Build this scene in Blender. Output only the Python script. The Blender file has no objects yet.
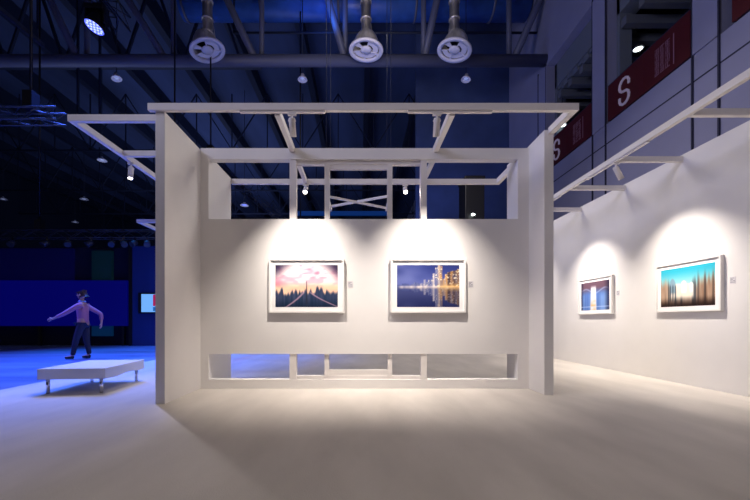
import bpy, bmesh, math, random
import numpy as np
from mathutils import Vector, Matrix, noise
random.seed(7)
S = bpy.context.scene
C = S.collection
F = 354.17          # focal length in pixels (17 mm shift lens)
CAMZ = 1.02

def at(px, py, Y):  # photo pixel at depth Y -> point
    return Vector(((px-360)/F*Y, Y, CAMZ+(320-py)/F*Y))

# ------------------------------------------------------------------ materials
MATS = {}
def mat(name, col, rough=.6, metal=0, spec=.5, emit=None, es=0, noise_amt=0, noise_scale=8, bump=0, bump_scale=60, trans=0, stretch=None):
    if name in MATS: return MATS[name]
    m = bpy.data.materials.new(name); m.use_nodes = True
    nt = m.node_tree; b = nt.nodes['Principled BSDF']
    b.inputs['Base Color'].default_value = (*col, 1)
    b.inputs['Roughness'].default_value = rough
    b.inputs['Metallic'].default_value = metal
    b.inputs['Specular IOR Level'].default_value = spec
    if emit:
        b.inputs['Emission Color'].default_value = (*emit, 1); b.inputs['Emission Strength'].default_value = es
    if trans:
        b.inputs['Transmission Weight'].default_value = trans
    if noise_amt or bump:
        tc = nt.nodes.new('ShaderNodeTexCoord'); mp = nt.nodes.new('ShaderNodeMapping')
        nt.links.new(tc.outputs['Object'], mp.inputs['Vector'])
        if stretch: mp.inputs['Scale'].default_value = stretch
    if noise_amt:
        n = nt.nodes.new('ShaderNodeTexNoise'); n.inputs['Scale'].default_value = noise_scale; n.inputs['Detail'].default_value = 4
        nt.links.new(mp.outputs[0], n.inputs['Vector'])
        r = nt.nodes.new('ShaderNodeValToRGB')
        r.color_ramp.elements[0].position = .3; r.color_ramp.elements[1].position = .7
        r.color_ramp.elements[0].color = (*[c*(1-noise_amt) for c in col], 1)
        r.color_ramp.elements[1].color = (*[min(1, c*(1+noise_amt)) for c in col], 1)
        nt.links.new(n.outputs['Fac'], r.inputs['Fac']); nt.links.new(r.outputs['Color'], b.inputs['Base Color'])
    if bump:
        n2 = nt.nodes.new('ShaderNodeTexNoise'); n2.inputs['Scale'].default_value = bump_scale
        nt.links.new(mp.outputs[0], n2.inputs['Vector'])
        bp = nt.nodes.new('ShaderNodeBump'); bp.inputs['Strength'].default_value = bump; bp.inputs['Distance'].default_value = .01
        nt.links.new(n2.outputs['Fac'], bp.inputs['Height']); nt.links.new(bp.outputs[0], b.inputs['Normal'])
    MATS[name] = m
    return m

WHITE = mat('painted white partition', (.78, .755, .74), .75, noise_amt=.015, noise_scale=3, bump=.05)
BARW = mat('white lacquered timber', (.74, .70, .68), .55, noise_amt=.015)
CARPET = mat('pale exhibition carpet', (.59, .545, .50), .95, noise_amt=.10, noise_scale=2.2, bump=.25, bump_scale=140, stretch=(1, .35, 1))
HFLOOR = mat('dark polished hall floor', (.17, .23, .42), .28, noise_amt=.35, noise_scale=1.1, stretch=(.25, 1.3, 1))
LEATHER = mat('white leather', (.72, .70, .70), .45, bump=.1, bump_scale=90)
CHROME = mat('chrome', (.75, .75, .78), .18, 1)
NAVY = mat('navy roof deck', (.040, .062, .16), .8, noise_amt=.4, noise_scale=.35, stretch=(1, .2, 1))
DARKST = mat('dark painted steel', (.010, .016, .045), .6)
MIDST = mat('grey blue painted steel', (.09, .10, .18), .5)
BLUEDUCT = mat('blue painted duct', (.03, .10, .42), .4, noise_amt=.2, noise_scale=2)
SILVER = mat('brushed silver duct', (.72, .68, .66), .3, .55, noise_amt=.3, noise_scale=6, stretch=(1, 1, .3))
RING = mat('white enamel ring', (.72, .70, .82), .5)
BLACK = mat('black plastic', (.006, .006, .009), .4)
HALLW = mat('lavender grey wall cladding', (.30, .30, .44), .7, noise_amt=.06, noise_scale=.8)
JOINT = mat('dark cladding joint', (.03, .03, .06), .8)
REVEAL = mat('grey window reveal', (.16, .18, .22), .8)
INDARK = mat('dark gallery interior', (.02, .024, .03), .9)
SLAT = mat('grey gallery slat', (.13, .14, .17), .8)
RED = mat('dark red banner cloth', (.075, .002, .006), .7, noise_amt=.08, noise_scale=3)
LOGO = mat('pale lilac banner print', (.62, .56, .68), .7, emit=(.6, .5, .66), es=.08)
LOGOD = mat('dull pink banner print', (.30, .14, .2), .7)
ALU = mat('aluminium truss tube', (.06, .07, .10), .45, .4)
GLOW = mat('lit lamp face', (1, 1, 1), emit=(1, .96, .9), es=14)
COOL = mat('lit downlight', (1, 1, 1), emit=(.85, 1, .95), es=4)
BLUEGLOW = mat('lit blue led', (.2, .3, 1), emit=(.10, .14, 1), es=1.8)
WGLOW = mat('lit white led chip', (1, 1, 1), emit=(.6, .68, 1), es=1.3)
LEDWALL = mat('blue led wall', (.004, .004, .03), .5, emit=(.0, .0, .09), es=1, noise_amt=.0)
STAGE = mat('black navy stage cloth', (.004, .005, .03), .9)
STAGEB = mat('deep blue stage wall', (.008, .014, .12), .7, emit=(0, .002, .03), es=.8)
GREEN = mat('dark green panel', (.006, .03, .035), .7, emit=(0, .006, .006), es=.6)
TEAL = mat('dim teal panel', (.008, .04, .10), .7, emit=(0, .015, .05), es=.7)
BLUEWALL = mat('blue washed wall', (.05, .08, .20), .8, noise_amt=.25, noise_scale=.5)  # blue light on the wall is put into its base colour

# ------------------------------------------------------------------ mesh helpers
class MB:
    def __init__(s): s.b = bmesh.new(); s.mi = 0
    def _tag(s, geom, mi):
        for f in geom: f.material_index = mi
    def box(s, x0, x1, y0, y1, z0, z1, mi=0, M=None):
        v = [s.b.verts.new(p) for p in [(x0,y0,z0),(x1,y0,z0),(x1,y1,z0),(x0,y1,z0),(x0,y0,z1),(x1,y0,z1),(x1,y1,z1),(x0,y1,z1)]]
        if M:
            for q in v: q.co = M @ q.co
        for q in [(3,2,1,0),(4,5,6,7),(0,1,5,4),(1,2,6,5),(2,3,7,6),(3,0,4,7)]:
            f = s.b.faces.new([v[i] for i in q]); f.material_index = mi
        return s
    def bar(s, a, b, w, h=None, mi=0):
        a, b = Vector(a), Vector(b); h = h or w
        d = (b-a); L = d.length; q = d.to_track_quat('Z', 'Y').to_matrix().to_4x4()
        return s.box(-w/2, w/2, -h/2, h/2, 0, L, mi, Matrix.Translation(a) @ q)
    def tube(s, a, b, r, n=10, mi=0, r2=None):
        a, b = Vector(a), Vector(b); d = b-a; r2 = r if r2 is None else r2
        q = d.to_track_quat('Z', 'Y').to_matrix().to_4x4(); M = Matrix.Translation(a) @ q
        A = [s.b.verts.new(M @ Vector((r*math.cos(t), r*math.sin(t), 0))) for t in [2*math.pi*i/n for i in range(n)]]
        B = [s.b.verts.new(M @ Vector((r2*math.cos(t), r2*math.sin(t), d.length))) for t in [2*math.pi*i/n for i in range(n)]]
        for i in range(n):
            f = s.b.faces.new([A[i], A[(i+1)%n], B[(i+1)%n], B[i]]); f.material_index = mi; f.smooth = True
        s.b.faces.new(A[::-1]).material_index = mi; s.b.faces.new(B).material_index = mi
        return s
    def lathe(s, prof, M=None, n=24, mi=0, cap=True):     # prof [(r,z)]
        M = M or Matrix.Identity(4); rings = []
        for r, z in prof:
            rings.append([s.b.verts.new(M @ Vector((r*math.cos(2*math.pi*i/n), r*math.sin(2*math.pi*i/n), z))) for i in range(n)])
        for A, B in zip(rings, rings[1:]):
            for i in range(n):
                f = s.b.faces.new([A[i], A[(i+1)%n], B[(i+1)%n], B[i]]); f.material_index = mi; f.smooth = True
        for R in ((rings[0], rings[-1]) if cap else ()):
            if abs(R[0].co.x-R[n//2].co.x)+abs(R[0].co.y-R[n//2].co.y)+abs(R[0].co.z-R[n//2].co.z) > 1e-5:
                s.b.faces.new(R).material_index = mi
        return s
    def build(s, name, m, parent=None, bevel=0, segs=2):
        bmesh.ops.remove_doubles(s.b, verts=s.b.verts, dist=1e-6)
        bmesh.ops.recalc_face_normals(s.b, faces=s.b.faces)
        me = bpy.data.meshes.new(name); s.b.to_mesh(me); s.b.free()
        for mm in (m if isinstance(m, (list, tuple)) else [m]): me.materials.append(mm)
        o = bpy.data.objects.new(name, me); C.objects.link(o)
        if parent: o.parent = parent
        if bevel:
            bv = o.modifiers.new('bevel', 'BEVEL'); bv.width = bevel; bv.segments = segs; bv.limit_method = 'ANGLE'
        return o
def box(name, x0, x1, y0, y1, z0, z1, m, parent=None, bevel=0):
    return MB().box(x0, x1, y0, y1, z0, z1).build(name, m, parent, bevel)
def thing(name, label, cat, loc=(0,0,0), group=None, rotz=0):
    o = bpy.data.objects.new(name, None); C.objects.link(o); o.location = loc; o.rotation_euler = (0, 0, rotz)
    o.empty_display_size = .1
    return tag(o, label, cat, group)
def tag(o, label, cat, group=None):
    o['label'] = label; o['category'] = cat
    if group: o['group'] = group
    return o
def struct(o): o['kind'] = 'structure'; return o
def dup(o, parent=None):
    c = o.copy(); C.objects.link(c)
    if parent: c.parent = parent
    for ch in list(o.children): dup(ch, c)
    return c

# ------------------------------------------------------------------ camera
cam = bpy.data.objects.new('camera', bpy.data.cameras.new('camera')); C.objects.link(cam)
cam.location = (0, 0, CAMZ); cam.rotation_euler = (math.radians(90), 0, 0)
cam.data.lens = 17; cam.data.sensor_width = 36; cam.data.clip_end = 200; cam.data.clip_start = .05
cam.data.shift_x = 15/750; cam.data.shift_y = 70/750
S.camera = cam

# ------------------------------------------------------------------ setting
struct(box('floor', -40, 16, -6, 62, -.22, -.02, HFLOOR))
cp = tag(box('carpet', -5.25, 5.155, -4, 14, -.02, 0, CARPET), 'pale grey exhibition carpet covering the floor under the white booths', 'carpet')
struct(box('wall_far', -40, 8.2, 60, 60.3, 0, 18.5, DARKST))
struct(box('wall_left', -40.3, -40, -6, 60.3, 0, 18.5, DARKST))

ceil = struct(box('ceiling', -40, 16, -2, 60.3, 18.5, 18.7, NAVY))
for k in range(12):
    x = -39+3.95*k
    box('roof_beam', x-.2, x+.2, -2, 60, 17.5, 18.5, DARKST, ceil)
for ty in (26, 34, 41.5, 49):
    t = MB(); 
    t.box(-39.9, 7.9, ty-.06, ty+.06, 13.4, 13.52)
    x = -38
    k = 0
    while x < 7:
        t.box(x-.035, x+.035, ty-.035, ty+.035, 13.5, 17.6)
        if k % 2: t.bar((x, ty, 13.5), (x+2.6, ty, 17.6), .07)
        else: t.bar((x, ty, 17.6), (x+2.6, ty, 13.5), .07)
        x += 2.6; k += 1
    t.build('roof_truss', DARKST, ceil)
# the big pipe truss across the hall
Y0 = 15.3
t = MB(); t.tube((-39.9, Y0, 12.22), (8.0, Y0, 12.22), .24, 16); t.build('pipe_chord', MIDST, ceil)
t = MB()
for (xa, xb) in ((255, 227), (345, 328), (424, 437), (514, 540), (165, 128), (78, 50)):
    a = at(xa, 60, Y0); b = at(xb, 0, Y0); a.z = 12.3; d = (b-a); b = a+d*2.43
    t.tube(a, (b.x, Y0, 18.5), .15, 12)
for xa in (261, 424, 510, 172, 85, 345):
    a = at(xa, 60, Y0); t.tube((a.x, Y0+.12, 12.3), (a.x, Y0+.12, 18.5), .11, 12)
t.build('pipe_strut', MIDST, ceil)
t = MB(); t.tube((-5.7, 15.95, 13.95), (7.95, 15.95, 13.95), .05, 8)
t.box(-5.7,-5.64,15.92,15.98,13.95,18.5)
t.build('conduit', DARKST, ceil)
box('fascia', -6, 2.3, 30, 30.2, 9.9, 10.25, mat('fascia with painted blue glow', (.01, .05, .2), .6, emit=(.0, .02, .12), es=.7), ceil)  # emission stands in for blue light falling on the fascia
# cross members close to the pipe chord on the left
t = MB(); t.box(-39.9, -5, 17.9, 18.1, 13.8, 14.0)
for x in range(-36, -6, 3): t.bar((x, 18, 14), (x+1.5, 18, 18.5), .12); t.bar((x+3, 18, 14), (x+1.5, 18, 18.5), .12)
t.build('roof_truss', DARKST, ceil)
t = MB()
for px_, y1 in ((78, 126), (100, 118), (38, 30)):
    p = at(px_, 60, 16.2); t.box(p.x-.04, p.x+.04, 16.16, 16.24, CAMZ+(320-y1)/F*16.2, 18.5)
t.build('hanger_rod', DARKST, ceil)

# hall side wall with gallery openings
PIT = 3.65
WT = 11.9
W = MB()
X0, X1 = 8.0, 8.35
cols = [(7.87+PIT*k, 8.5+PIT*k) for k in (-1, 0, 1, 2)]
W.box(X0, X1, 1.0, 60, 0, 7.36)                       # wall below the openings
W.box(X0, X1, 1.0, 60, WT, 18.6)
for y0, y1 in cols: W.box(X0-.04, X1, y0, y1, 7.36, WT)
W.box(X0, X1, cols[-1][1]-.01, 60, 7.36, WT)
W.box(X0, X1, 1.0, cols[0][0], 7.36, WT)
# joints: dark recesses drawn as very thin strips
for yj in (7.87, 8.5, 11.5, 12.15, 15.2, 15.85):
    W.box(X0-.045, X0-.0401+.03, yj-.018, yj+.018, 3.0, 12, 1)
W.box(X0-.004, X0+.01, 1, 30, 6.71, 6.75, 1)
W.box(X0-.004, X0+.01, 1, 30, 3.9, 3.94, 1)
wr = struct(W.build('wall_right', [HALLW, JOINT]))
# gallery room behind the openings
G = MB()
G.box(11.2, 11.4, 1, 22, 6.5, 13, 0); G.box(8.35, 11.2, 1, 22, 6.6, 6.7, 0); G.box(8.35, 11.2, 1, 22, 12.2, 12.3, 0)
G.build('gallery_room', INDARK, wr)
G = MB()
for k in range(26):
    y = 3.2+k*.72
    G.box(8.36, 11.2, y, y+.22, 10.35, 10.62)
G.build('ceiling_slat', SLAT, wr)
G = MB()
for y0, y1 in cols: G.box(8.36, 8.75, y1-.75, y1-.02, 6.8, 12); G.box(8.36, 8.7, y0+.02, y0+.5, 6.8, 12)
for k in (0, 1, 2): G.box(8.36, 8.9, cols[k][1], cols[k+1][0], 10.9, 12)
G.build('reveal', REVEAL, wr)
# stepped stair soffit in the far bay
G = MB()
for k in range(9):
    G.box(8.40, 9.6, 12.3+k*.34, 12.3+(k+1)*.34+.05, 10.66+(k%2)*.12, 11.6)
G.build('stair_soffit', REVEAL, wr)

# downlights in the gallery
def downlight(label, p):
    t = thing('downlight', label, 'lamp', p)
    MB().lathe([(.0, .06), (.15, .06), (.17, 0), (.14, -.01), (.135, .03)], n=20).build('housing', RING, t)
    MB().lathe([(.0, -.012), (.13, -.008), (.13, .02)], n=20).build('lens', COOL, t)
    MB().tube((0,0,.05), (0,0,10.36-p[2]), .02).build('stem', DARKST, t)
downlight('lit round downlight seen through the opening above the nearer red banner', (9.5, 12.1, 10.28))
downlight('small lit round downlight seen above the farther red banner, near the booth corner', (8.5, 14.88, 9.2))

# banners with the ring-cut S and seal lettering
def stroke(pts, w, mb, mi):     # in the banner plane, pts (y,z)
    for (ya, za), (yb, zb) in zip(pts, pts[1:]):
        mb.bar((7.905, ya, za), (7.905, yb, zb), .012, w, mi)
def banner(y0, y1, label, seed):
    t = thing('banner', label, 'banner', (X0, (y0+y1)/2, 7.36), 'red banners on the gallery balustrade')
    off = Vector((-X0, -(y0+y1)/2, -7.36))
    b = MB(); b.box(7.93, 7.97, y0, y1, 7.36, 8.47)
    b.box(7.925, 7.931, (y0+y1)/2-.02, (y0+y1)/2+.02, 7.36, 8.47)
    o = b.build('cloth', RED, t); o.location = off
    r = MB(); r.box(7.93, 8.0, y0, y1, 8.47, 8.50); r.box(7.97, 8.02, y0, y1, 7.37, 7.43)
    o = r.build('rail', DARKST, t); o.location = off
    # S: viewer reads from far Y to near Y
    yc, zc = y1-.72, 7.88
    g = MB()
    Sx = []
    n = 10
    for i in range(n+1):            # upper bowl
        a = math.radians(-15+ i*(285/n)); Sx.append((math.cos(a)*.19, .19+math.sin(a)*.19))
    for i in range(1, n+1):
        a = math.radians(90 - i*(285/n)); Sx.append((math.cos(a)*.19, -.19+math.sin(a)*.19))
    pts = [(yc-u, zc+v) for u, v in Sx]
    for (ya, za), (yb, zb) in zip(pts, pts[1:]):
        d = Vector((0, yb-ya, zb-za)).normalized()*.02
        g.bar(Vector((7.92, ya, za))-d, Vector((7.92, yb, zb))+d, .06, .06)
    o = g.build('letter_s', LOGO, t); o.location = off
    # seal-script block of four vertical rows
    rnd = random.Random(seed); g = MB()
    y2 = y0+.72; 
    for c in range(3):
        for r_ in range(4):
            cy, cz = y2+.22-c*.165, 8.17-r_*.185
            g.box(7.924, 7.93, cy-.065, cy+.065, cz+.055, cz+.075); g.box(7.924, 7.93, cy-.065, cy+.065, cz-.075, cz-.055)
            g.box(7.924, 7.93, cy-.01, cy+.01, cz-.07, cz+.07)
            if rnd.random() < .6: g.box(7.924, 7.93, cy-.06, cy+.05, cz-.01, cz+.008)
            g.box(7.924, 7.93, cy+.045, cy+.062, cz-.07, cz+.07 if rnd.random() < .5 else cz)
            if rnd.random() < .6: g.box(7.924, 7.93, cy-.062, cy-.045, cz-.07, cz+.07)
    g.box(7.924, 7.93, y2-.3, y2-.275, 7.5, 8.27)
    o = g.build('lettering', LOGOD, t); o.location = off
    return t
banner(8.52, 11.33, 'dark red banner with pale S and block lettering between the two pale columns', 3)
banner(12.17, 14.98, 'dark red banner with S partly behind the booth top corner, beyond the farther column', 4)
banner(4.9, 7.55, 'dark red banner cut off by the upper picture corner, nearest of the row', 5)

# blue lit block wall behind the booth, right hand half
struct(box('wall_back', 3.0, 8.0, 19, 19.3, -.02, 18.5, BLUEWALL))
o = thing('service_kiosk', 'black box kiosk with a small lit lamp, seen through the right hand upper opening', 'kiosk', (3.93, 12.5, 0))
MB().box(-.33, .33, -.4, .4, 0, 5.9).box(-.35, .35, -.44, .44, 5.85, 5.95).build('body', BLACK, o, .02)
MB().lathe([(0, 0), (.07, 0), (.09, .02), (.09, .06), (0, .07)], Matrix.Translation((-.1, -.52, 4.56)) @ Matrix.Diagonal((.7, .7, .7, 1))).box(-.12, -.08, -.5, -.4, 4.6, 4.64).build('lamp', COOL, o)

# gallery partition on the right
struct(box('wall_gallery', 5.16, 5.28, -2.5, 13.6, 0, 3.665, WHITE))

# ------------------------------------------------------------------ the booth
TOP = 3.635; BB = 3.55
booth = thing('exhibition_booth', 'white free-standing booth with two side panels, open slots and overhead timber frame', 'booth', (0, 5.26, 0))
BO = Vector((0, -5.26, 0))
def bp(name, x0, x1, y0, y1, z0, z1, m=WHITE, bevel=.003):
    o = box(name, x0, x1, y0, y1, z0, z1, m, booth, bevel); o.location = BO; return o
BY0, BY1 = 5.263, 5.385
w = MB()
ox0, ox1 = -2.25, 2.348
w.box(-2.37, ox0, BY0, BY1, 0, 3.575); w.box(ox1, 2.508, BY0, BY1, 0, 3.575)
w.box(ox0, ox1, BY0, BY1, 3.41, 3.575); w.box(ox0, ox1, BY0, BY1, .515, 2.52); w.box(ox0, ox1, BY0, BY1, 0, .136)
o = w.build('back_panel', WHITE, booth); o.location = BO
bp('side_panel', -2.485, -2.37, 4.30, BY1, 0, BB)
bp('side_panel', 2.508, 2.635, 4.82, BY1, 0, TOP-.03)
bp('return_panel', -2.37, ox0, BY1, 6.18, 0, 3.49)
bp('return_panel', ox1, 2.46, BY1, 5.66, 0, 3.49)
bp('front_beam', -2.56, 2.64, 4.264, 4.322, BB, TOP, BARW)
bp('side_beam', 2.56, 2.64, 4.322, 4.82, BB, TOP, BARW)
for x in (-1.008, 1.125):
    bp('cross_beam', x-.035, x+.035, 4.322, 5.30, BB-.035, TOP-.03, BARW)
for x in (-.955, 1.11):
    bp('cross_beam', x-.03, x+.03, BY1, 6.18, 3.41, 3.49, BARW)
bp('back_beam', -2.25, 2.45, 6.18, 6.24, 3.40, 3.485, BARW)
bp('side_beam', 2.38, 2.45, 5.66, 6.18, 3.40, 3.485, BARW)
for x0, x1 in ((-1.05, -.95), (.905, .995)):
    bp('mullion', x0, x1, BY0+.012, BY1-.01, 2.52, 3.41, BARW, .002); bp('mullion', x0, x1, BY0+.012, BY1-.01, .136, .515, BARW, .002)
def infill(z0, z1, parts):
    m_ = MB()
    for q in parts: m_.box(*q)
    o = m_.build('inner_frame', BARW, booth); o.location = BO
infill(0, 0, [(-.95, .905, 5.30, 5.375, 3.35, 3.41), (-.53, -.455, 5.29, 5.375, 2.52, 3.35), (.41, .485, 5.29, 5.375, 2.52, 3.35), (-.455, .41, 5.31, 5.37, 3.285, 3.35)])
infill(0, 0, [(-.95, .905, 5.30, 5.375, .136, .185), (-.53, -.465, 5.29, 5.375, .185, .515), (.415, .48, 5.29, 5.375, .185, .515), (-.465, .415, 5.31, 5.37, .185, .275)])
# track rails under the front beam
for a, b in ((240, 325), (408, 492)):
    xa, xb = (a-360)/F*4.29, (b-360)/F*4.29
    bp('light_track', xa, xb, 4.272, 4.312, BB-.022, BB, BARW)

# outer frame joined to the left panel
fr = thing('overhead_frame', 'white timber overhead frame jutting out beside the booth above the bench', 'frame', (-3.71, 4.5, 0))
def fp(t, off, name, *a):
    o = box(name, *a, BARW, t, .003); o.location = (-off[0], -off[1], -off[2]); return o
LO = (-3.71, 4.5, 0)
fp(fr, LO, 'front_beam', -3.72, -2.485, 4.5, 4.56, BB, TOP)
fp(fr, LO, 'side_beam', -3.72, -3.65, 4.56, 9.6, BB, TOP)
fp(fr, LO, 'cross_beam', -3.65, -2.485, 5.46, 5.52, BB, TOP)
fp(fr, LO, 'post', -3.72, -3.65, 9.6, 9.67, 0, TOP)

def free_frame(label, x0, x1, y0, y1, z=BB):
    t = thing('overhead_frame', label, 'frame', (x0, y0, 0))
    L = (x0, y0, 0)
    fp(t, L, 'front_beam', x0, x1, y0, y0+.07, z, z+.085)
    fp(t, L, 'side_beam', x0, x0+.07, y0+.07, y1, z, z+.085)
    fp(t, L, 'side_beam', x1-.07, x1, y0+.07, y1, z, z+.085)
    for x in (x0, x1-.07): fp(t, L, 'post', x, x+.07, y1, y1+.07, 0, z+.085)
    return t
t = free_frame('small far white overhead frame lit blue, just beyond the booth side panel', -5.86, -4.6, 9.28, 12.4, 3.575)

# braced white frame behind the booth
br = thing('braced_frame', 'white overhead frame with crossed braces seen through the booth middle opening', 'frame', (0, 7.8, 0))
LO2 = (0, 7.8, 0)
fp(br, LO2, 'side_beam', -.72, -.66, 7.2, 8.35, 3.58, 3.65)
fp(br, LO2, 'side_beam', .60, .66, 7.2, 8.35, 3.58, 3.65)
for a, b in (((-.68, 7.42, 3.61), (.62, 8.2, 3.61)), ((-.68, 8.12, 3.62), (.62, 7.42, 3.62))):
    o = MB().bar(a, b, .042, .045).build('brace', BARW, br); o.location = (0, -7.8, 0)
for x in (-.69, .63):
    o = MB().tube((x, 7.25, 3.65), (x, 7.25, 18.5), .006, 6).tube((x, 8.3, 3.65), (x, 8.3, 18.5), .006, 6).build('hanging_wire', DARKST, br); o.location = (0, -7.8, 0)

# rail and cross beams over the right hand aisle
rf = thing('overhead_frame', 'long white rail with cross beams fixed to the right hand gallery wall', 'frame', (4.07, 5, 0))
RO = (4.07, 5, 0)
fp(rf, RO, 'long_beam', 4.04, 4.10, 1.5, 11.9, BB, TOP)
for y in (2.2, 4.40, 5.68, 6.90, 8.25, 9.5, 10.8, 11.8):
    fp(rf, RO, 'cross_beam', 4.10, 5.16, y-.03, y+.03, BB, TOP)
for y0, y1 in ((5.0, 6.35), (7.2, 8.3)):
    fp(rf, RO, 'light_track', 4.05, 4.09, y0, y1, BB-.022, BB)

# ------------------------------------------------------------------ spotlights
def spot_fixture(label, hang, target, zt, glow=False, body_off=(0, 0), size=1.0):
    """track spotlight hanging from a beam whose underside is at zt"""
    t = thing('track_spotlight', label, 'spotlight', (hang[0], hang[1], zt))
    bx, by = body_off
    MB().box(-.05, .05, -.018, .018, -.03, 0).box(-.012, .012, -.012, .012, -.09, -.03).build('mount', BARW, t, .002)
    piv = Vector((bx, by, -.10*size))
    d = (Vector(target)-(Vector((hang[0], hang[1], zt))+piv)).normalized()
    M = Matrix.Translation(piv) @ (-d).to_track_quat('Z', 'Y').to_matrix().to_4x4()
    L = .19*size
    MB().lathe([(0, .035), (.034, .03), (.040, .02), (.040, -L), (.036, -L), (.035, -L+.03), (0, -L+.03)], M, 20).build('lamp_head', BARW, t)
    MB().lathe([(0, -L+.018), (.033, -L+.02), (.033, -L+.034)], M, 20).build('lamp_face', GLOW, t)
    MB().box(-.046, .046, -.01, .01, piv.z-.01, -.085).build('yoke', BARW, t)
    pos = Vector((hang[0], hang[1], zt))+piv+d*(L+.02)
    return t, pos, d
def add_spot(pos, d, power, angle, col=(1, .93, .85), blend=.8, r=.03):
    l = bpy.data.lights.new('spot', 'SPOT'); l.energy = power; l.spot_size = math.radians(angle); l.spot_blend = blend
    l.color = col; l.shadow_soft_size = r
    o = bpy.data.objects.new('spot_lamp', l); C.objects.link(o); o.location = pos
    o.rotation_euler = Vector(d).to_track_quat('-Z', 'Y').to_euler()
    return o
WARM = (1, .90, .80)
TR = BB-.022
for lab, x, tx in (('white track spotlight under the booth front beam aimed at the pink sky picture', -.824, -.79), ('white track spotlight under the booth front beam aimed at the night skyline picture', .933, 1.0)):
    t, p, d = spot_fixture(lab, (x, 4.292), (tx, 5.26, 1.3), TR, size=.92)
    add_spot(p, d, 100, 56, WARM, 1.0); add_spot(p, Vector((tx-x, 1.0, -3.0)), 340, 84, WARM, 1.0)
for lab, x, z, e in (('lit small spotlight under the rear beam, above the pink sky picture', -.95, 3.40, 12), ('lit small spotlight under the rear beam, above the night skyline picture', .79, 3.40, 12)):
    t, p, d = spot_fixture(lab, (x, 6.21), (x*.9, 3.0, .4), z, size=.8)
    add_spot(p, d, e, 80, WARM)
t, p, d = spot_fixture('lit small spotlight under the jutting frame above the bench', (-3.685, 5.7), (-3.2, 4.6, 0), BB)
add_spot(p, d, 150, 110, (1, .96, .97), .9)
t, p, d = spot_fixture('white track spotlight under the aisle rail aimed at the domed building picture', (4.07, 5.63), (5.12, 5.57, 1.3), TR)
add_spot(p, d, 65, 54, WARM, 1.0); add_spot(p, Vector((1.05, 0, -2.8)), 320, 92, WARM, 1.0)
t, p, d = spot_fixture('white track spotlight under the aisle rail, aimed at the pale tower picture', (4.07, 7.74), (5.12, 7.74, 1.3), TR)
add_spot(p, d, 65, 54, WARM, 1.0); add_spot(p, Vector((1.05, 0, -2.8)), 320, 92, WARM, 1.0)
# further track lights of the same aisle, beyond the side panel and before the frame
for y, e in ((3.2, 50), (10.2, 90)):
    add_spot((4.07, y, 3.3), Vector((1.05, 0, -1.9)), e*2, 90, WARM, 1.0)

# ------------------------------------------------------------------ pictures
def sstep(a, b, x): 
    t = np.clip((x-a)/(b-a), 0, 1); return t*t*(3-2*t)
def mix(a, b, t): return a*(1-t[..., None])+np.array(b)*t[..., None]
def vnoise(U, V, fx, fy, seed):
    r = np.random.RandomState(seed); g = r.rand(int(fy)+3, int(fx)+3)
    x = U*fx; y = V*fy; xi = x.astype(int); yi = y.astype(int); xf = sstep(0, 1, x-xi); yf = sstep(0, 1, y-yi)
    return (g[yi, xi]*(1-xf)+g[yi, xi+1]*xf)*(1-yf)+(g[yi+1, xi]*(1-xf)+g[yi+1, xi+1]*xf)*yf
def base(c, U): return np.ones(U.shape+(3,))*np.array(c)
def pic_pink(U, V):       # V 0 bottom .. 1 top  (display-referred colours)
    c = base((.97, .74, .80), U)
    n = vnoise(U, V+.15*np.sin(U*5), 7, 9, 1)*.6+vnoise(U, V, 15, 20, 2)*.4
    c = mix(c, (1, .90, .90), sstep(.35, .62, n))
    c = mix(c, (.55, .38, .52), sstep(.42, .2, n)*sstep(.55, .95, V)*.8)
    c = mix(c, (.98, .78, .62), sstep(.62, .45, V)*.8)
    rad = np.hypot((U-.5)*1.0, (V-.55)*.9)
    c = mix(c, (.18, .15, .26), sstep(.36, .62, rad)*sstep(.5, .9, V)*.95)
    sky = .34+.20*vnoise(U, V*0, 44, 1, 3)**1.5-.05*vnoise(U, V*0, 11, 1, 8)
    sky = sky+.04*np.abs(U-.5)
    d = sstep(.02, -.08, V-sky)
    dark = mix(base((.13, .20, .31), U), (.46, .42, .55), vnoise(U, V*.3, 42, 3, 4)*.4)
    dark = mix(dark, (.06, .12, .20), sstep(.25, 0, V)*.6)
    c = c*(1-d[..., None])+dark*d[..., None]
    for k, s in ((-1, .10), (1, .16)):   # curving roads
        rx = .5+k*(s*(np.maximum(.42-V, 0)/.42)**1.5*3+.03)
        c = mix(c, (.80, .62, .70), sstep(.035, 0, np.abs(U-rx))*sstep(.42, .3, V)*.75)
    sp = sstep(.012*(.65-V)/.3+.006, 0, np.abs(U-.5))*sstep(.63, .6, V)*sstep(.0, .1, V)
    c = mix(c, (.16, .18, .26), np.clip(sp, 0, 1))
    c = mix(c, (.86, .45, .55), sstep(.3, .0, U)*sstep(.12, 0, np.abs(V-.55))*.6)
    return c
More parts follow.
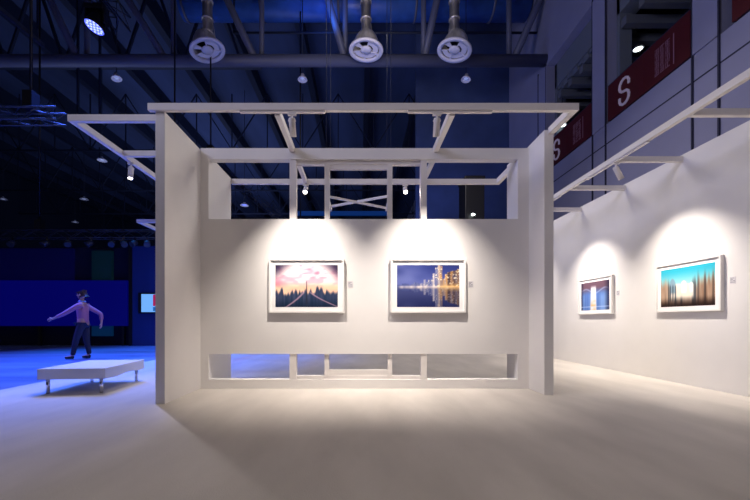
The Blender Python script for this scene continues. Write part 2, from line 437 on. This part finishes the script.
def pic_night(U, V):
    m = np.abs(V-.47)*1.9            # mirror distance from the waterline
    up = V > .47
    c = mix(base((.36, .40, .66), U), (.16, .20, .44), sstep(.0, 1, m))
    c = mix(c, (.55, .58, .80), vnoise(U, V, 5, 6, 5)*sstep(.6, .1, U)*.5)
    c = mix(c, (.10, .11, .22), (~up)*.35*np.ones_like(U))
    blk = np.floor(U*26)/26
    h = .08+.16*vnoise(blk, V*0, 30, 1, 11)+(.25+.75*vnoise(blk, V*0, 19, 1, 12))*sstep(.35, .66, blk)*.9
    b = sstep(.03, -.03, m-h)
    bc = base((.30, .34, .55), U); bc = mix(bc, (.90, .84, .80), vnoise(U, V*0, 34, 1, 13)*sstep(.1, .5, U)*.9)
    g = sstep(.62, .72, U); bc = mix(bc, (.93, .66, .30), g*vnoise(U, V*.6, 40, 14, 14)); bc = mix(bc, (.18, .12, .16), g*vnoise(U, V*0, 24, 1, 15)*.9)
    c = c*(1-(b*.9)[..., None])+bc*(b*.9)[..., None]
    c = mix(c, (1, .92, .86), sstep(.11, 0, m)*(.4+.6*vnoise(U, V*0, 26, 1, 16))*sstep(0, .08, U))
    c = mix(c, (.99, .74, .36), sstep(.25, 0, m)*g*.6)
    gl = vnoise(U, V, 60, 40, 17); c = mix(c, (1, .95, .82), sstep(.62, .9, gl)*b*sstep(.2, .5, U)*(.75-.35*(~up)))
    c = mix(c, (.12, .14, .30), (~up)*.22*np.ones_like(U))
    return c
def pic_tower(U, V):
    c = mix(base((.34, .47, .74), U), (.42, .32, .38), sstep(.55, .85, V+.08*np.abs(U-.5)))
    n = vnoise(U, V*0, 20, 1, 21); c = mix(c, (.62, .76, .95), n*sstep(.75, .4, V)*.6)
    c = mix(c, (.70, .78, .92), sstep(.05, 0, np.abs(V-.68-.08*np.sin(U*9)))*.5)
    c = mix(c, (.14, .13, .22), np.clip(sstep(.80, 1, U)+sstep(.12, 0, U), 0, 1)*.7)
    w = .10-.02*V
    t = sstep(w+.03, w-.02, np.abs(U-.46))*sstep(.9, .75, V)
    c = mix(c, (.93, .93, .96), t*.9)
    c = mix(c, (.95, .70, .38), t*sstep(.5, .1, V)*vnoise(U, V, 10, 12, 23))
    c = mix(c, (.80, .86, .98), sstep(.03, 0, np.abs(V-.12))*.6)
    return c
def pic_mosque(U, V):
    n = vnoise(U, V*.4, 46, 3, 31)
    c = mix(base((.18, .66, .76), U), (.66, .88, .90), sstep(1.0, .5, V))
    s = .36+.42*np.abs(U-.42)+.22*vnoise(U, V*0, 30, 1, 32)
    d = sstep(.16, -.16, V-s)
    st = mix(base((.50, .38, .30), U), (.80, .68, .58), n); st = mix(st, (.85, .80, .74), sstep(.45, .1, np.abs(U-.42))*.6)
    st = mix(st, (.20, .24, .28), sstep(.55, .9, vnoise(U, V*0, 24, 1, 33))*.8)
    c = c*(1-d[..., None])+st*d[..., None]
    body = sstep(.02, -.02, np.abs(U-.42)-.22)*sstep(.66-.12*U, .60-.12*U, V)*sstep(.12, .3, V)
    c = mix(c, (.97, .93, .86), body*.9)
    for ux, r, top in ((.24, .055, .74), (.46, .05, .66), (.60, .025, .60)):
        dm = sstep(1.1, .9, np.hypot((U-ux)/r, np.maximum(V-.58, 0)/(top-.58)))*sstep(.3, .4, V)
        c = mix(c, (.92, .96, .98) if ux > .3 else (.50, .62, .70), dm*.85)
    for ux in (.20, .25, .30): c = mix(c, (.14, .20, .26), sstep(.022, .0, np.abs(U-ux))*sstep(.62, .5, V)*sstep(.05, .2, V)*.8)
    for ux in (.72, .84, .97): c = mix(c, (.22, .18, .18), sstep(.03, 0, np.abs(U-ux))*sstep(.95, .5, V)*.7)
    c = mix(c, (.12, .07, .06), sstep(.28, .0, V)*.9)
    return c
def print_mesh(name, fn, w, h, parent):
    NX, NZ = 150, 100
    u = np.linspace(0, 1, NX); v = np.linspace(0, 1, NZ); U, V = np.meshgrid(u, v)
    col = np.clip(fn(U, V), 0, 1); col = np.where(col <= .04045, col/12.92, ((col+.055)/1.055)**2.4)
    me = bpy.data.meshes.new(name)
    verts = [((a-.5)*w, 0, (b-.5)*h) for b in v for a in u]
    faces = [(j*NX+i, j*NX+i+1, (j+1)*NX+i+1, (j+1)*NX+i) for j in range(NZ-1) for i in range(NX-1)]
    me.from_pydata(verts, [], faces)
    ca = me.color_attributes.new('Col', 'FLOAT_COLOR', 'POINT')
    rgba = np.ones((NX*NZ, 4), dtype=np.float32); rgba[:, :3] = col.reshape(-1, 3)
    ca.data.foreach_set('color', rgba.ravel())
    m = bpy.data.materials.get('photo print') 
    if not m:
        m = bpy.data.materials.new('photo print'); m.use_nodes = True
        b = m.node_tree.nodes['Principled BSDF']; b.inputs['Roughness'].default_value = .35; b.inputs['Specular IOR Level'].default_value = .2
        a = m.node_tree.nodes.new('ShaderNodeVertexColor'); a.layer_name = 'Col'
        m.node_tree.links.new(a.outputs['Color'], b.inputs['Base Color'])
    me.materials.append(m)
    o = bpy.data.objects.new(name, me); C.objects.link(o); o.parent = parent
    return o
FRAMEW = mat('white picture frame', (.82, .80, .78), .45)
MATW = mat('white mount board', (.88, .87, .86), .8)
PLAQ = mat('pale grey label card', (.66, .63, .66), .5)
INK = mat('grey label print', (.22, .22, .27), .6)
def picture(label, fn, loc, rotz, pw=.92, ph=.62):
    W_, H_, D, r = 1.11, .80, .055, .028
    t = thing('framed_picture', label, 'picture', loc, None, rotz)     # local: faces -Y, wall plane at y=0
    f = MB(); w2, h2 = W_/2, H_/2
    f.box(-w2, w2, -D, 0, h2-r, h2); f.box(-w2, w2, -D, 0, -h2, -h2+r); f.box(-w2, -w2+r, -D, 0, -h2+r, h2-r); f.box(w2-r, w2, -D, 0, -h2+r, h2-r)
    f.build('frame', FRAMEW, t, .003)
    m = MB(); m.box(-w2+r, w2-r, -.034, -.01, -h2+r, h2-r).build('mount_board', MATW, t)
    p = print_mesh('photo_print', fn, pw, ph, t); p.location = (0, -.0355, -.003)
PZ = 1.525
picture('framed photo of pink cloudy sky over a misty city, on the booth wall', pic_pink, (-.788, BY0, PZ), 0)
picture('framed photo of a night skyline mirrored in blue water, on the booth wall', pic_night, (1.006, BY0, PZ), 0)
picture('framed photo of a pale tower on blue, farther one on the right hand wall', pic_tower, (5.16, 7.74, 1.55), -math.pi/2)
picture('framed photo of a white domed building under teal sky, on the right hand wall', pic_mosque, (5.16, 5.57, 1.55), -math.pi/2)
def wall_label(label, loc, rotz):
    t = thing('wall_label', label, 'label', loc, None, rotz)
    MB().box(-.038, .038, -.004, 0, -.048, .048).build('card', PLAQ, t)
    m = MB()
    for z, a, b in ((.03, -.03, .02), (.012, -.03, .005), (-.006, .0, .03), (-.006, -.03, -.01), (-.026, -.03, .03)): m.box(a, b, -.005, -.004, z-.004, z+.004)
    m.build('print', INK, t)
wall_label('small grey caption card beside the pink sky picture', (-.145, BY0, 1.55), 0)
wall_label('small grey caption card beside the night skyline picture', (1.645, BY0, 1.55), 0)
wall_label('small grey caption card beside the pale tower picture', (5.16, 7.08, 1.56), -math.pi/2)
wall_label('small grey caption card beside the white domed building picture', (5.16, 4.90, 1.57), -math.pi/2)

# ------------------------------------------------------------------ bench
bench = thing('bench', 'white leather bench on slim chrome legs beside the booth', 'bench', (-4.02, 5.40, 0), None, math.radians(6))
b = MB(); bm = b.b
NXs, NYs = 2, 14
b.box(-.435, .435, -.54, .54, .205, .352)
bmesh.ops.subdivide_edges(bm, edges=bm.edges[:], cuts=7, use_grid_fill=True)
for v in bm.verts:
    if v.co.z < .22: v.co.z += (.012*math.sin(v.co.y*9+1)+.002)*(1 if v.co.y > -.5 else .2)
    if v.co.z > .34: v.co.z += .010*(1-(v.co.x/.44)**2)*(1-(v.co.y/.56)**2)
o = b.build('seat', LEATHER, bench, .03, 4)
for f in o.data.polygons: f.use_smooth = True
for sx in (-1, 1):
    for sy in (-1, 1):
        MB().tube((sx*.345, sy*.47, 0), (sx*.345, sy*.47, .225), .022, 14).box(sx*.345-.035, sx*.345+.035, sy*.47-.035, sy*.47+.035, .212, .224).build('leg', CHROME, bench)

# ------------------------------------------------------------------ hanging nozzles and duct
duct = thing('air_duct', 'thick horizontal blue air duct high across the hall', 'duct', (0, 16.75, 15.88))
MB().tube((-8.4, 0, 0), (7.9, 0, 0), .62, 28).build('pipe', BLUEDUCT, duct)
for x in (-8.2, -4.6, -1.0, 2.6, 6.2):
    MB().lathe([(.62, -.05), (.66, -.05), (.66, .05), (.62, .05)], Matrix.Translation((x, 0, 0)) @ Matrix.Rotation(math.pi/2, 4, 'Y'), 28).build('flange', MIDST, duct)
for x in (-8.0, -2.8, 2.0, 6.6): MB().tube((x, 0, .6), (x, 0, 2.62), .03).build('hanger_rod', DARKST, duct)
def nozzle(label, px, tilt, yaw=0):
    X = (px-360)/F*14.2
    t = thing('ceiling_nozzle', label, 'air nozzle', (X, 14.15, 11.78), 'row of silver air nozzles under the blue duct'); t.scale = (1.2, 1.2, 1.2)
    MB().lathe([(.16, 3.41), (.16, .62), (.2, .60), (.2, .56), (.16, .54)], n=24).build('neck', SILVER, t)
    R = Matrix.Rotation(math.radians(tilt), 4, 'Y') @ Matrix.Rotation(math.radians(3), 4, 'X')
    MB().lathe([(.17, .60), (.27, .52), (.36, .38), (.42, .22), (.44, .08), (.50, .02), (.47, .02), (.40, .1), (.33, .35), (.17, .60)], R, 28, cap=False).build('bell', SILVER, t)
    MB().lathe([(.43, -.02), (.56, -.03), (.575, .0), (.56, .05), (.43, .04), (.43, -.02)], R, 32, cap=False).build('rim_ring', RING, t)
    m = MB(); m.lathe([(0, -.02), (.17, -.01), (.19, .02), (.17, .05), (0, .07)], R, 24)
    def sector(a0, a1, r0, r1, z0):
        n = max(2, int((a1-a0)/12))
        for i in range(n):
            p, q = math.radians(a0+(a1-a0)*i/n), math.radians(a0+(a1-a0)*(i+1)/n)
            v = [m.b.verts.new(R @ Vector((r*math.cos(a), r*math.sin(a), z))) for z in (z0, z0+.02) for r, a in ((r0, p), (r1, p), (r1, q), (r0, q))]
            for f_ in ((3, 2, 1, 0), (4, 5, 6, 7), (0, 1, 5, 4), (1, 2, 6, 5), (2, 3, 7, 6), (3, 0, 4, 7)): m.b.faces.new([v[j] for j in f_])
    sector(-75, 165, .23, .40, .03); sector(205, 232, .18, .45, .02); sector(-80, -70, .18, .45, .02); sector(160, 168, .18, .45, .02); sector(20, 30, .18, .45, .0); sector(90, 100, .18, .45, .0)
    m.build('core_plate', RING, t)
    m = MB(); m.lathe([(.0, .3), (.36, .25), (.43, .06)], R, 24, cap=False).build('dark_throat', BLACK, t)
    m = MB()
    for a in (.3, 2.4, 4.5): m.tube((.26*math.cos(a), .26*math.sin(a), .35), (.13*math.cos(a), .13*math.sin(a), 1.2), .012, 6)
    m.build('stay_wire', SILVER, t)
    for z in (1.0, 1.6, 2.4): MB().lathe([(.16, z), (.185, z), (.185, z+.05), (.16, z+.05)], n=20, cap=False).build('collar', SILVER, t)
    MB().tube((0, -.16, 3.41), (0, 1.70, 3.41), .16, 20).build('elbow', SILVER, t)
nozzle('silver air nozzle with white ring, leftmost of the three under the blue duct', 208, -14)
nozzle('silver air nozzle with white ring, middle of the three under the blue duct', 366, 2)
nozzle('silver air nozzle with white ring, rightmost of the three under the blue duct', 454, 10)

# small bell pendants
def pendant(label, px, py, Y=16, r=.22, tilt=0):
    p = at(px, py, Y)
    t = thing('pendant_lamp', label, 'pendant lamp', p)
    R = Matrix.Rotation(math.radians(tilt), 4, 'Y')
    MB().lathe([(.0, .22), (.07, .22), (.09, .12), (r*.8, .04), (r, -.04), (r*.95, -.05), (r*.72, .02), (0, .08)], R, 20).build('shade', RING, t)
    MB().lathe([(0, -.03), (r*.35, -.02), (r*.4, .03), (0, .07)], R, 16).build('bulb', mat('dim glass bulb', (.5, .55, .8), .2, emit=(.5, .6, 1), es=.25), t)
    MB().tube((0, 0, .2), (0, 0, 18.5-p.z), .02, 6).build('cord', DARKST, t)
pendant('bell pendant lamp hanging below the pipe, between the blue spotlight and the booth frame', 116.5, 78, tilt=-14)
pendant('bell pendant lamp hanging below the pipe, between the first two nozzles', 302.5, 79)
pendant('bell pendant lamp hanging below the pipe under the rightmost nozzle', 466, 79, tilt=8)
pendant('tiny bell lamp hanging near the far end of the pipe by the side wall', 543, 76, 15.9, .09)
pendant('faint pendant lamp above the jutting frame spotlight, over the stage side', 102, 160, 24, .3)
pendant('faint pendant lamp low in the dark hall, middle of three above the stage', 84, 199, 32, .34)
pendant('faint pendant lamp lowest in the dark hall, just above the stage truss', 75, 222, 40, .36)
pendant('faint pendant lamp at the photo edge above the stage truss', 3, 199, 32, .34)
pendant('lit blue white lamp seen through the left hand upper opening', 244.5, 205, 27, .32)
l0 = [o for o in bpy.data.objects if o.name.startswith('bulb')][-1]
l0.data.materials[0] = BLUEGLOW

# ------------------------------------------------------------------ trusses and stage lights
def truss(name, label, a, b, s, r, n, suspend=None, group=None):
    a, b = Vector(a), Vector(b); t = thing(name, label, 'truss', (a+b)/2, group); c = (a+b)/2
    d = (b-a).normalized(); up = Vector((0, 0, 1)); side = d.cross(up).normalized()
    cor = [up*s/2+side*s/2, up*s/2-side*s/2, -up*s/2-side*s/2, -up*s/2+side*s/2]
    m = MB()
    for k in cor: m.tube(a+k-c, b+k-c, r, 8)
    m.build('chord', ALU, t)
    m = MB()
    L = (b-a).length
    for i in range(n):
        p, q = a+d*L*i/n-c, a+d*L*(i+1)/n-c
        for j in range(4):
            k1, k2 = cor[j], cor[(j+1) % 4]
            if i % 2: k1, k2 = k2, k1
            m.tube(p+k1, q+k2, r*.6, 6)
    m.build('lacing', ALU, t)
    if suspend:
        for sx in suspend:
            m = MB()
            p = a+d*L*sx-c; m.tube(p+up*s/2, (p.x, p.y, 18.5-c.z), .035, 6)
            m.box(p.x-.12, p.x+.12, p.y-.12, p.y+.12, p.z+s/2, p.z+s/2+.45)
            m.build('chain_hoist', BLACK, t)
    return t
truss('lighting_truss', 'aluminium lattice truss hanging on a chain in the dark beside the jutting frame', (-13, 9, 6.2), (-7.6, 9, 6.2), .3, .022, 12, (.12, .86))
truss('lighting_truss', 'aluminium lattice truss high overhead, carrying the blue stage light', (-7.15, 5.5, 9.95), (-7.15, 10.7, 9.95), .42, .03, 10, (.15, .8))
st = truss('lighting_truss', 'long lattice truss along the top of the dark stage', (-19, 14.1, 4.42), (-6.5, 14.1, 4.42), .3, .02, 26, (.1, .5, .93))
truss('lighting_truss', 'dim lattice truss descending across the left hand upper opening', (-6.2, 14.5, 7.6), (-2.7, 16.5, 4.9), .32, .012, 14, (.02, .98))

ml = thing('moving_head_light', 'black moving head stage light with glowing blue lens hanging from the truss', 'stage light', (-7.32, 9.85, 9.72))
MB().box(-.26, .26, -.14, .14, -.12, .02).box(-.28, -.22, -.1, .1, -.5, -.1).box(.22, .28, -.1, .1, -.5, -.1).build('yoke', BLACK, ml, .015)
Rm = Matrix.Translation((0, 0, -.42)) @ Matrix.Rotation(math.radians(14), 4, 'Y') @ Matrix.Rotation(math.radians(-12), 4, 'X')
MB().lathe([(0, .26), (.15, .24), (.2, .1), (.24, -.12), (.26, -.2), (.24, -.2), (.23, -.16), (0, -.16)], Rm, 24).build('head', BLACK, ml)
MB().lathe([(0, -.175), (.235, -.17), (.235, -.15)], Rm, 24).build('lens', BLUEGLOW, ml)
for rr, n in ((0, 1), (.09, 6), (.175, 12)):
    for i in range(n):
        a = i*2*math.pi/n; MB().lathe([(0, -.186), (.024, -.182), (.024, -.17)], Rm @ Matrix.Translation((rr*math.cos(a), rr*math.sin(a), 0)), 10).build('led', WGLOW, ml)
lb = thing('light_bar', 'slim blue grey light bar hanging in the dark above the stage side', 'light bar', at(19, 25, 10))
MB().bar((-.02, -.75, -.0), (.02, .75, .0), .09, .12).build('housing', ALU, lb)
MB().tube((0, -.6, .05), (0, -.6, 9.1), .008, 6).tube((0, .6, .05), (0, .6, 9.1), .008, 6).build('wire', DARKST, lb)

# stage fixtures along the stage truss: small par cans
par = None
for k, px in enumerate((14, 48, 69, 92, 113, 124, 136, 148)):
    p = at(px, 237, 14.0)
    if par is None:
        par = thing('par_can', 'x', 'stage light', (p.x, 13.95, 4.25), 'par cans along the stage truss')
        MB().box(-.02, .02, -.02, .02, -.1, .05).box(-.13, .13, -.015, .015, -.13, -.1).build('clamp', BLACK, par)
        Rp = Matrix.Translation((0, -.05, -.22)) @ Matrix.Rotation(math.radians(-55), 4, 'X')
        MB().lathe([(0, .14), (.08, .13), (.11, .05), (.12, -.13), (.10, -.13), (0, -.09)], Rp, 16).build('can', ALU, par)
        c = par
    else:
        c = dup(par); c.location = (p.x, 13.95, 4.25)
    c.rotation_euler = (0, 0, [.3, -.5, .6, -.7, .4, .9, -.3, .5][k])
    c['label'] = 'small silver par can in the row hanging from the truss above the stage'

# ------------------------------------------------------------------ stage at far left
sw = thing('stage_backdrop', 'black and navy stage backdrop with green panel behind the blue screen band', 'backdrop', (-14, 14.6, 0))
SO = (14, -14.6, 0)
def sp(name, *a):
    o = box(name, *a[:6], a[6], sw); o.location = SO
sp('cloth', -26, -9.35, 14.6, 14.75, -.02, 4.0, STAGE)
sp('edge_post', -9.35, -9.19, 14.3, 14.75, -.02, 3.98, BLACK)
sp('upper_panel', -26, -11.75, 14.52, 14.6, 2.65, 3.95, mat('night blue cloth', (.004, .005, .05), .9, emit=(0, 0, .012), es=1))
sp('green_panel', -10.95, -10.15, 14.45, 14.6, 2.62, 3.85, GREEN)
sp('teal_panel', -10.95, -10.15, 14.45, 14.6, .36, .80, TEAL)
led = tag(box('led_wall', -26, -9.4, 14.3, 14.42, .78, 2.62, LEDWALL), 'wide band of deep blue led screen across the dark stage', 'screen')
m = MB()
for x in (-25, -21, -17, -13, -9.6): MB().box(x-.05, x+.05, 14.34, 14.44, -.02, .8).build('support', BLACK, led)
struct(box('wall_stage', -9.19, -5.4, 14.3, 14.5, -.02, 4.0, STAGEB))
ds = thing('display_screen', 'lit pale blue display screen with a red block, half hidden by the booth side panel', 'screen', (-8.26, 14.27, 1.70))
MB().box(-.66, .55, -.04, .02, -.42, .42).build('bezel', BLACK, ds)
m = MB(); m.box(-.52, .45, -.05, -.04, -.36, .36, 0).box(-.05, .45, -.056, -.05, -.12, .34, 1).box(-.05, .12, -.056, -.05, -.32, -.16, 2)
m.build('image', [mat('screen sky blue', (.1, .2, .4), .4, emit=(.16, .42, .80), es=1), mat('screen red', (.3, .02, .05), .4, emit=(.33, .01, .06), es=1), mat('screen dark blue', (.02, .1, .2), .4, emit=(.01, .10, .3), es=1)], ds)

# ------------------------------------------------------------------ person (walking, built from skinned chains)
def skin_mesh(name, verts, edges, root, m, parent=None, sub=2):
    me = bpy.data.meshes.new(name); me.from_pydata([v[0] for v in verts], edges, []); me.materials.append(m)
    o = bpy.data.objects.new(name, me); C.objects.link(o)
    md = o.modifiers.new('skin', 'SKIN'); md.use_smooth_shade = True
    sv = me.skin_vertices[0].data
    for i, v in enumerate(verts):
        r = v[1]; sv[i].radius = (r, r) if not isinstance(r, tuple) else r; sv[i].use_root = (i == root)
    ss = o.modifiers.new('sub', 'SUBSURF'); ss.levels = sub; ss.render_levels = sub
    dg = bpy.context.evaluated_depsgraph_get(); dg.update()
    nm = bpy.data.meshes.new_from_object(o.evaluated_get(dg)); nm.name = name
    bpy.data.objects.remove(o)
    for f in nm.polygons: f.use_smooth = True
    o = bpy.data.objects.new(name, nm); C.objects.link(o)
    if not nm.materials: nm.materials.append(m)
    if parent: o.parent = parent
    return o
SKIN = mat('skin', (.50, .26, .20), .5)
SHIRT = mat('pink shirt', (.42, .16, .24), .8, bump=.2)
TROU = mat('dark trousers', (.012, .014, .03), .8)
HAIR = mat('dark brown hair', (.05, .02, .018), .6)
SHOE = mat('black shoes', (.008, .008, .01), .4)
COLLAR = mat('pale blue collar', (.25, .4, .8), .7)
# local frame: walks towards -X, hips at origin x; y lateral (left arm -y is nearer the camera)
V_ = []; E_ = []
def add(p, r, par=None):
    V_.append((p, r)); i = len(V_)-1
    if par is not None: E_.append((par, i))
    return i
pel = add((0, 0, .95), (.15, .12))
sp1 = add((-.01, 0, 1.12), (.13, .11), pel); sp2 = add((-.02, 0, 1.30), (.15, .12), sp1); sp3 = add((-.02, 0, 1.44), (.11, .09), sp2)
nk = add((-.03, 0, 1.53), .055, sp3); nk2 = add((-.045, 0, 1.60), .055, nk)
hd = add((-.05, 0, 1.68), (.085, .10), nk2); hd2 = add((-.05, 0, 1.76), (.08, .095), hd); add((-.045, 0, 1.81), (.05, .06), hd2)
def hand(w, dirn, par, palmn):
    d = Vector(dirn).normalized(); side = d.cross(Vector(palmn)).normalized(); n = Vector(palmn).normalized()
    w = Vector(w); pm = add(tuple(w+d*.05), (.035, .02), par)
    for k, (o_, L) in enumerate(((-.03, .065), (-.01, .078), (.01, .073), (.03, .058))):
        b_ = add(tuple(w+d*.09+side*o_), .010, pm)
        m_ = add(tuple(w+d*(.09+L*.5)+side*o_*1.1+n*.008), .0085, b_); add(tuple(w+d*(.09+L)*.98+side*o_*1.15+n*.028), .007, m_)
    t1 = add(tuple(w+d*.045-side*.04), .011, pm); add(tuple(w+d*.085-side*.062+n*.012), .009, t1)
# arms
sh = {}
for s, el, wr, hd_dir in ((-1, (-.30, -.27, 1.20), (-.56, -.24, 1.07), (-1, 0, -.35)), (1, (.30, .27, 1.20), (.33, .22, .96), (.0, -.1, -1))):
    a = add((-.02, s*.19, 1.42), .055, sp3); e = add(el, .042, a); f = add(tuple(Vector(el).lerp(Vector(wr), .4)), .04, e); w_ = add(wr, .026, f)
    hand(wr, hd_dir, w_, (0, -s, 0) if s < 0 else (-1, 0, 0)); sh[s] = (el, wr)
legs = {}
for s, kn, an, toe in ((-1, (-.12, -.10, .52), (-.20, -.10, .09), (-.38, -.11, .035)), (1, (.03, .09, .50), (.10, .09, .10), (-.08, .10, .035))):
    h = add((0, s*.10, .90), .095, pel); k = add(kn, .062, h); c_ = add(tuple(Vector(kn).lerp(Vector(an), .35)), .058, k); a = add(an, .036, c_); add(toe, .03, a)
    legs[s] = (kn, an, toe)
PX, PY = -7.42, 9.5
person = skin_mesh('person', V_, E_, pel, SKIN)
person.location = (PX, PY, -.015); person.rotation_euler = (0, 0, math.radians(12))
tag(person, 'person in pink top and dark trousers striding across the blue lit floor, arms out', 'person')
# face: nose, ears, eyes, mouth as one child of fine features
f = MB()
f.lathe([(0, -.02), (.014, -.008), (.012, .02), (.0, .03)], Matrix.Translation((-.148, 0, 1.695)) @ Matrix.Diagonal((1.2, .8, 1, 1)), 10)
for s in (-1, 1): f.lathe([(0, -.03), (.018, -.01), (.02, .01), (0, .03)], Matrix.Translation((-.04, s*.098, 1.70)) @ Matrix.Diagonal((1, .4, 1, 1)), 10)
f.build('nose_and_ears', SKIN, person)
f = MB()
for s in (-1, 1): f.lathe([(0, -.008), (.011, 0), (0, .008)], Matrix.Translation((-.134, s*.035, 1.715)), 10)
f.build('eye', BLACK, person)
MB().box(-.141, -.132, -.025, .025, 1.648, 1.655).build('mouth', mat('lips', (.4, .1, .1), .5), person)
skin_mesh('hair', [((-.01, 0, 1.72), (.088, .100)), ((-.03, 0, 1.77), (.086, .094)), ((-.04, 0, 1.795), (.06, .07)), ((.012, 0, 1.665), (.06, .08))], [(0, 1), (1, 2), (0, 3)], 0, HAIR, person)
vs = [((0, 0, .90), (.165, .14)), ((-.01, 0, 1.12), (.15, .13)), ((-.02, 0, 1.30), (.17, .14)), ((-.02, 0, 1.45), (.12, .10))]; es = [(0, 1), (1, 2), (2, 3)]
for s in (-1, 1):
    el, wr = sh[s]; n = len(vs)
    vs += [((-.02, s*.19, 1.42), .07), (tuple(Vector(el)), .058), (tuple(Vector(el).lerp(Vector(wr), .75)), .045)]; es += [(3, n), (n, n+1), (n+1, n+2)]
skin_mesh('shirt', vs, es, 0, SHIRT, person)
MB().lathe([(.062, -.02), (.085, -.03), (.09, .0), (.066, .02)], Matrix.Translation((-.03, 0, 1.54)), 16).build('collar', COLLAR, person)
vs = [((0, 0, .99), (.15, .12))]; es = []
for s in (-1, 1):
    kn, an, toe = legs[s]; n = len(vs)
    vs += [((0, s*.10, .88), .108), (kn, .078), (tuple(Vector(kn).lerp(Vector(an), 1.0)), .055)]; es += [(0, n), (n, n+1), (n+1, n+2)]
skin_mesh('trousers', vs, es, 0, TROU, person)
for s in (-1, 1):
    kn, an, toe = legs[s]; A = Vector(an); T = Vector(toe)
    skin_mesh('shoe', [((A.x+.03, A.y, .05), .048), ((A.x-.05, A.y, .05), .048), ((T.x, T.y, .035), .035)], [(0, 1), (1, 2)], 1, SHOE, person)

# ------------------------------------------------------------------ light
def area(name, loc, tgt, size, power, col, sy=None, spread=180):
    l = bpy.data.lights.new(name, 'AREA'); l.energy = power; l.size = size; l.color = col; l.spread = math.radians(spread)
    if sy: l.shape = 'RECTANGLE'; l.size_y = sy
    o = bpy.data.objects.new(name, l); C.objects.link(o); o.location = loc
    o.rotation_euler = (Vector(tgt)-Vector(loc)).to_track_quat('-Z', 'Y').to_euler(); return o
area('fill_light', (0.5, -1.0, 8.5), (0.3, 4.2, 0), 4, 80, (1, .85, .73))  # unseen soft fill added above and behind the camera
area('aisle_fill', (1.8, 9.5, 7.5), (2.0, 8, 0.0), 3, 240, (1, .92, .86))  # unseen fill added to brighten the floor and panels behind the booth
area('nozzle_wash', (0.3, 8.5, 8.5), (0, 14.2, 13.4), 1.5, 60, (1, .9, .86), spread=100)  # unseen area light added to brighten the silver nozzles
area('hall_wash', (-6, 2, 7), (8, 10, 8.5), 3, 190, (.66, .68, 1.0), spread=110)
# blue stage wash from the moving head and its siblings, plus an added duct lamp
BL = (.06, .15, 1.0)
o = add_spot((-7.25, 9.7, 8.95), Vector((.6, -3.1, -9)), 9000, 60, BL, 1.0, .9)
add_spot((-9.5, 12.5, 8.5), Vector((2.5, -2.0, -8)), 5500, 70, (.02, .24, 1.0), 1.0, .2)
add_spot((-13, 8, 8.5), Vector((4.5, 1.5, -8)), 6500, 60, (.12, .12, 1), 1.0, .2)
add_spot((-4, 13.5, 9), Vector((.3, -3.2, -9)), 2600, 46, (.12, .2, 1), 1.0, .2)
add_spot((-1.6, 14.3, 13.3), Vector((.1, 2.3, 1.8)), 170, 105, (.03, .22, 1), 1.0, .2)  # unseen blue lamp added to light the duct
area('roof_wash', (-12, 22, 5), (-14, 26, 15), 12, 560, (.5, .6, 1))  # this and the next two: unseen uplights added to brighten the roof
area('roof_wash', (-14, 36, 6), (-14, 44, 15), 12, 900, (.5, .6, 1))
area('roof_wash', (1, 16, 6), (2, 20, 14), 5, 110, (.32, .42, 1))

wd = bpy.data.worlds.new('world'); S.world = wd; wd.use_nodes = True
bg = wd.node_tree.nodes['Background']; bg.inputs[0].default_value = (.3, .3, .5, 1); bg.inputs[1].default_value = .10
S.view_settings.view_transform = 'Standard'; S.view_settings.look = 'None'
S.view_settings.exposure = 0
